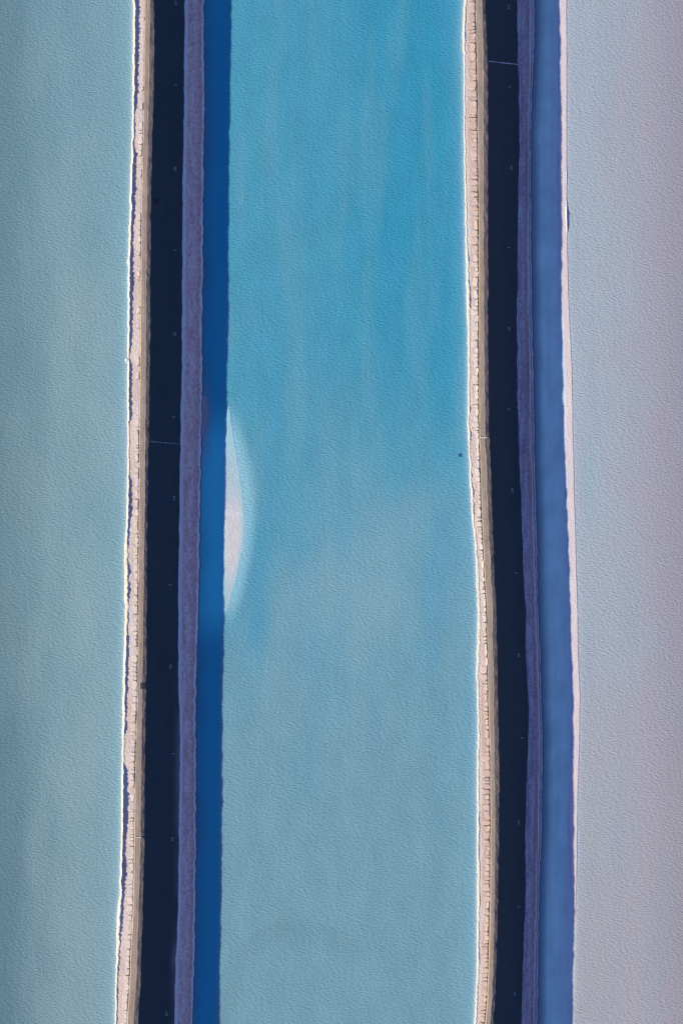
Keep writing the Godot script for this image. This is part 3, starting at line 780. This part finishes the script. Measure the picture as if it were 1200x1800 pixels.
	tag(put("salt_ridge", sheet(spread(14), rr, func(u: float, t: float) -> Array:
		var s: float = lerp(285.0, 412.0, t)
		var base := at(silt_edge, s)
		var hh: float = (0.10 + 0.62 * exp(-pow((s - 378.0) / 16.0, 2.0)) + 0.36 * exp(-pow((s - 398.0) / 9.0, 2.0)) + 0.12 * exp(-pow((s - 310.0) / 9.0, 2.0))) * ss(0, 0.06, t) * (1.0 - ss(0.96, 1.0, t))
		hh *= 1.0 + 0.25 * fb(s * 0.15, 6.0)
		var x := off(base - 4.6 + 4.6 * u + 0.4 * fb(s * 0.1, 21.0), lowb)
		var y := lowb - 0.1 + (hh + 0.3) * (pow(u, 1.4) if u < 0.85 else lerpf(1.0, 0.0, (u - 0.85) / 0.15)) + 0.06 * n2(x, s * 0.5)
		return [Vector3(x, y, (s - 900.0) * grow(lowb)), lin(0.70, 0.56, 0.52).lerp(lin(0.88, 0.84, 0.80), ss(0.35, 0.7, u))]), mat.salt), "low bright white salt ridge with a dark shaded side on the lilac pond's beach", "salt ridge")
	# foam lines drawn out by the wind
	foam(wa, lowb)
	# rubble along the shaded banks
	rubble(lowb)

func patch_sheet(label: String, E: Dictionary, W: float, low: float, u0: float, u1: float, s0: float, s1: float, on_track: bool) -> void:
	var z0 := (s0 - 900.0) * grow(W); var z1 := (s1 - 900.0) * grow(W)
	var rows := PackedFloat32Array([z0, lerp(z0, z1, 0.33), lerp(z0, z1, 0.66), z1])
	var m := sheet(spread(12), rows, func(u: float, z: float) -> Array:
		var s := st(z, W)
		var h := crest_of(E, s, low)
		var x: float = lerp(off(u0, W), off(u1, W), u)
		var xc := off(at(E.crest, s), W); var xs := off(at(E.shoulder, s), W); var xt := off(at(E.toe, st(z, low)), low)
		var y := 0.0
		if x > xc: y = lerp(h, low + 1.15, (x - xc) / (xt - xc))
		elif x > xs: y = lerp(h + 0.60, h, pow((x - xs) / (xc - xs), 1.1))
		else: y = h + 0.60 + (xs - x) * 0.075
		return [Vector3(x, y + 0.16, z), lin(0.075, 0.07, 0.065) if on_track else lin(0.03, 0.035, 0.036)])
	var o := put("dark_patch", m, mat.liner)
	tag(o, label, "mat", "dark patches on the western embankment")

func foam(wa: float, lowb: float) -> void:
	var sft := SurfaceTool.new()
	sft.begin(Mesh.PRIMITIVE_TRIANGLES)
	var runs: Array = [[470, 1150, 1300, 0], [447, 1140, 1235, 0], [455, 1260, 1330, 0], [551, 1000, 1100, 0], [680, 1050, 1100, 0], [637, 1240, 1320, 0], [787, 1150, 1250, 0], [540, 850, 940, 0], [427, 320, 370, 0], [801, 1250, 1330, 0],
		[1042, 640, 900, 1], [1090, 670, 730, 1], [1087, 1420, 1620, 1], [1115, 1540, 1760, 1], [1026, 1620, 1700, 1], [1035, 1710, 1790, 1], [1105, 1480, 1520, 1], [1120, 820, 860, 1], [1158, 1500, 1540, 1], [1150, 60, 140, 1],
		[62, 1460, 1560, 2], [60, 1640, 1700, 2], [100, 470, 520, 2], [185, 760, 880, 2], [150, 300, 380, 2]]
	for q: Array in runs:
		var y: float = [0.0, lowb, wa][q[3]] + 0.02
		var k: float = rng.randf_range(-0.06, 0.06)
		var s: float = q[1]
		while s < q[2]:
			var e := s + rng.randf_range(3.0, 9.0)
			if fb(s * 0.03, q[0]) > -0.12:
				var w := rng.randf_range(0.05, 0.11)
				var g := grow(y)
				var xa: float = off(q[0] + k * (s - q[1]) + 2.0 * n2(s * 0.02, q[0]), y); var xb: float = off(q[0] + k * (e - q[1]) + 2.0 * n2(e * 0.02, q[0]), y)
				var za := (s - 900.0) * g; var zb := (e - 900.0) * g
				for v: Vector3 in [Vector3(xa - w, y, za), Vector3(xa + w, y, za), Vector3(xb + w, y, zb), Vector3(xa - w, y, za), Vector3(xb + w, y, zb), Vector3(xb - w, y, zb)]:
					sft.set_normal(Vector3.UP); sft.add_vertex(v)
			s = e
	tag(put("foam", sft.commit(), mat.foam), "thin pale foam streaks drawn out along the ripples of all three ponds", "foam", "", "stuff")

func rubble(lowb: float) -> void:
	var sft := SurfaceTool.new()
	sft.begin(Mesh.PRIMITIVE_TRIANGLES)
	sft.set_smooth_group(-1)
	for i in 700:
		var w := 0 if i < 380 else 1
		var E: Dictionary = [A, B][w]; var low: float = [0.0, lowb][w]
		var s := rng.randf_range(0, 1800)
		var X := at(E.bank, s) - rng.randf_range(-1.5, 5.0) if w == 0 else lerpf(at(E.toe, s), at(E.bank, s), pow(rng.randf(), 0.7))
		if w == 0 and fb(s * 0.02, 60.0) < -0.05: continue
		var r := rng.randf_range(0.12, 0.34)
		var p := Vector3(off(X, low), low + (1.15 if X < at(E.bank, s) else 0.3), (s - 900.0) * grow(low))
		sft.set_color(lin(0.62, 0.55, 0.52) * rng.randf_range(0.35, 1.2))
		var ring: Array = []
		for k in 5:
			var a := TAU * k / 5.0 + rng.randf()
			ring.append(p + Vector3(cos(a) * r, -0.1, sin(a) * r))
		var top := p + Vector3(rng.randf_range(-0.1, 0.1), r * 1.1, rng.randf_range(-0.1, 0.1))
		for k in 5:
			for v: Vector3 in [top, ring[k], ring[(k + 1) % 5]]:
				sft.set_uv(Vector2(v.x, v.z)); sft.add_vertex(v)
	sft.generate_normals()
	tag(put("rubble", sft.commit(), mat.mud), "small stones and salt clods scattered along both shaded banks", "stones", "", "stuff")
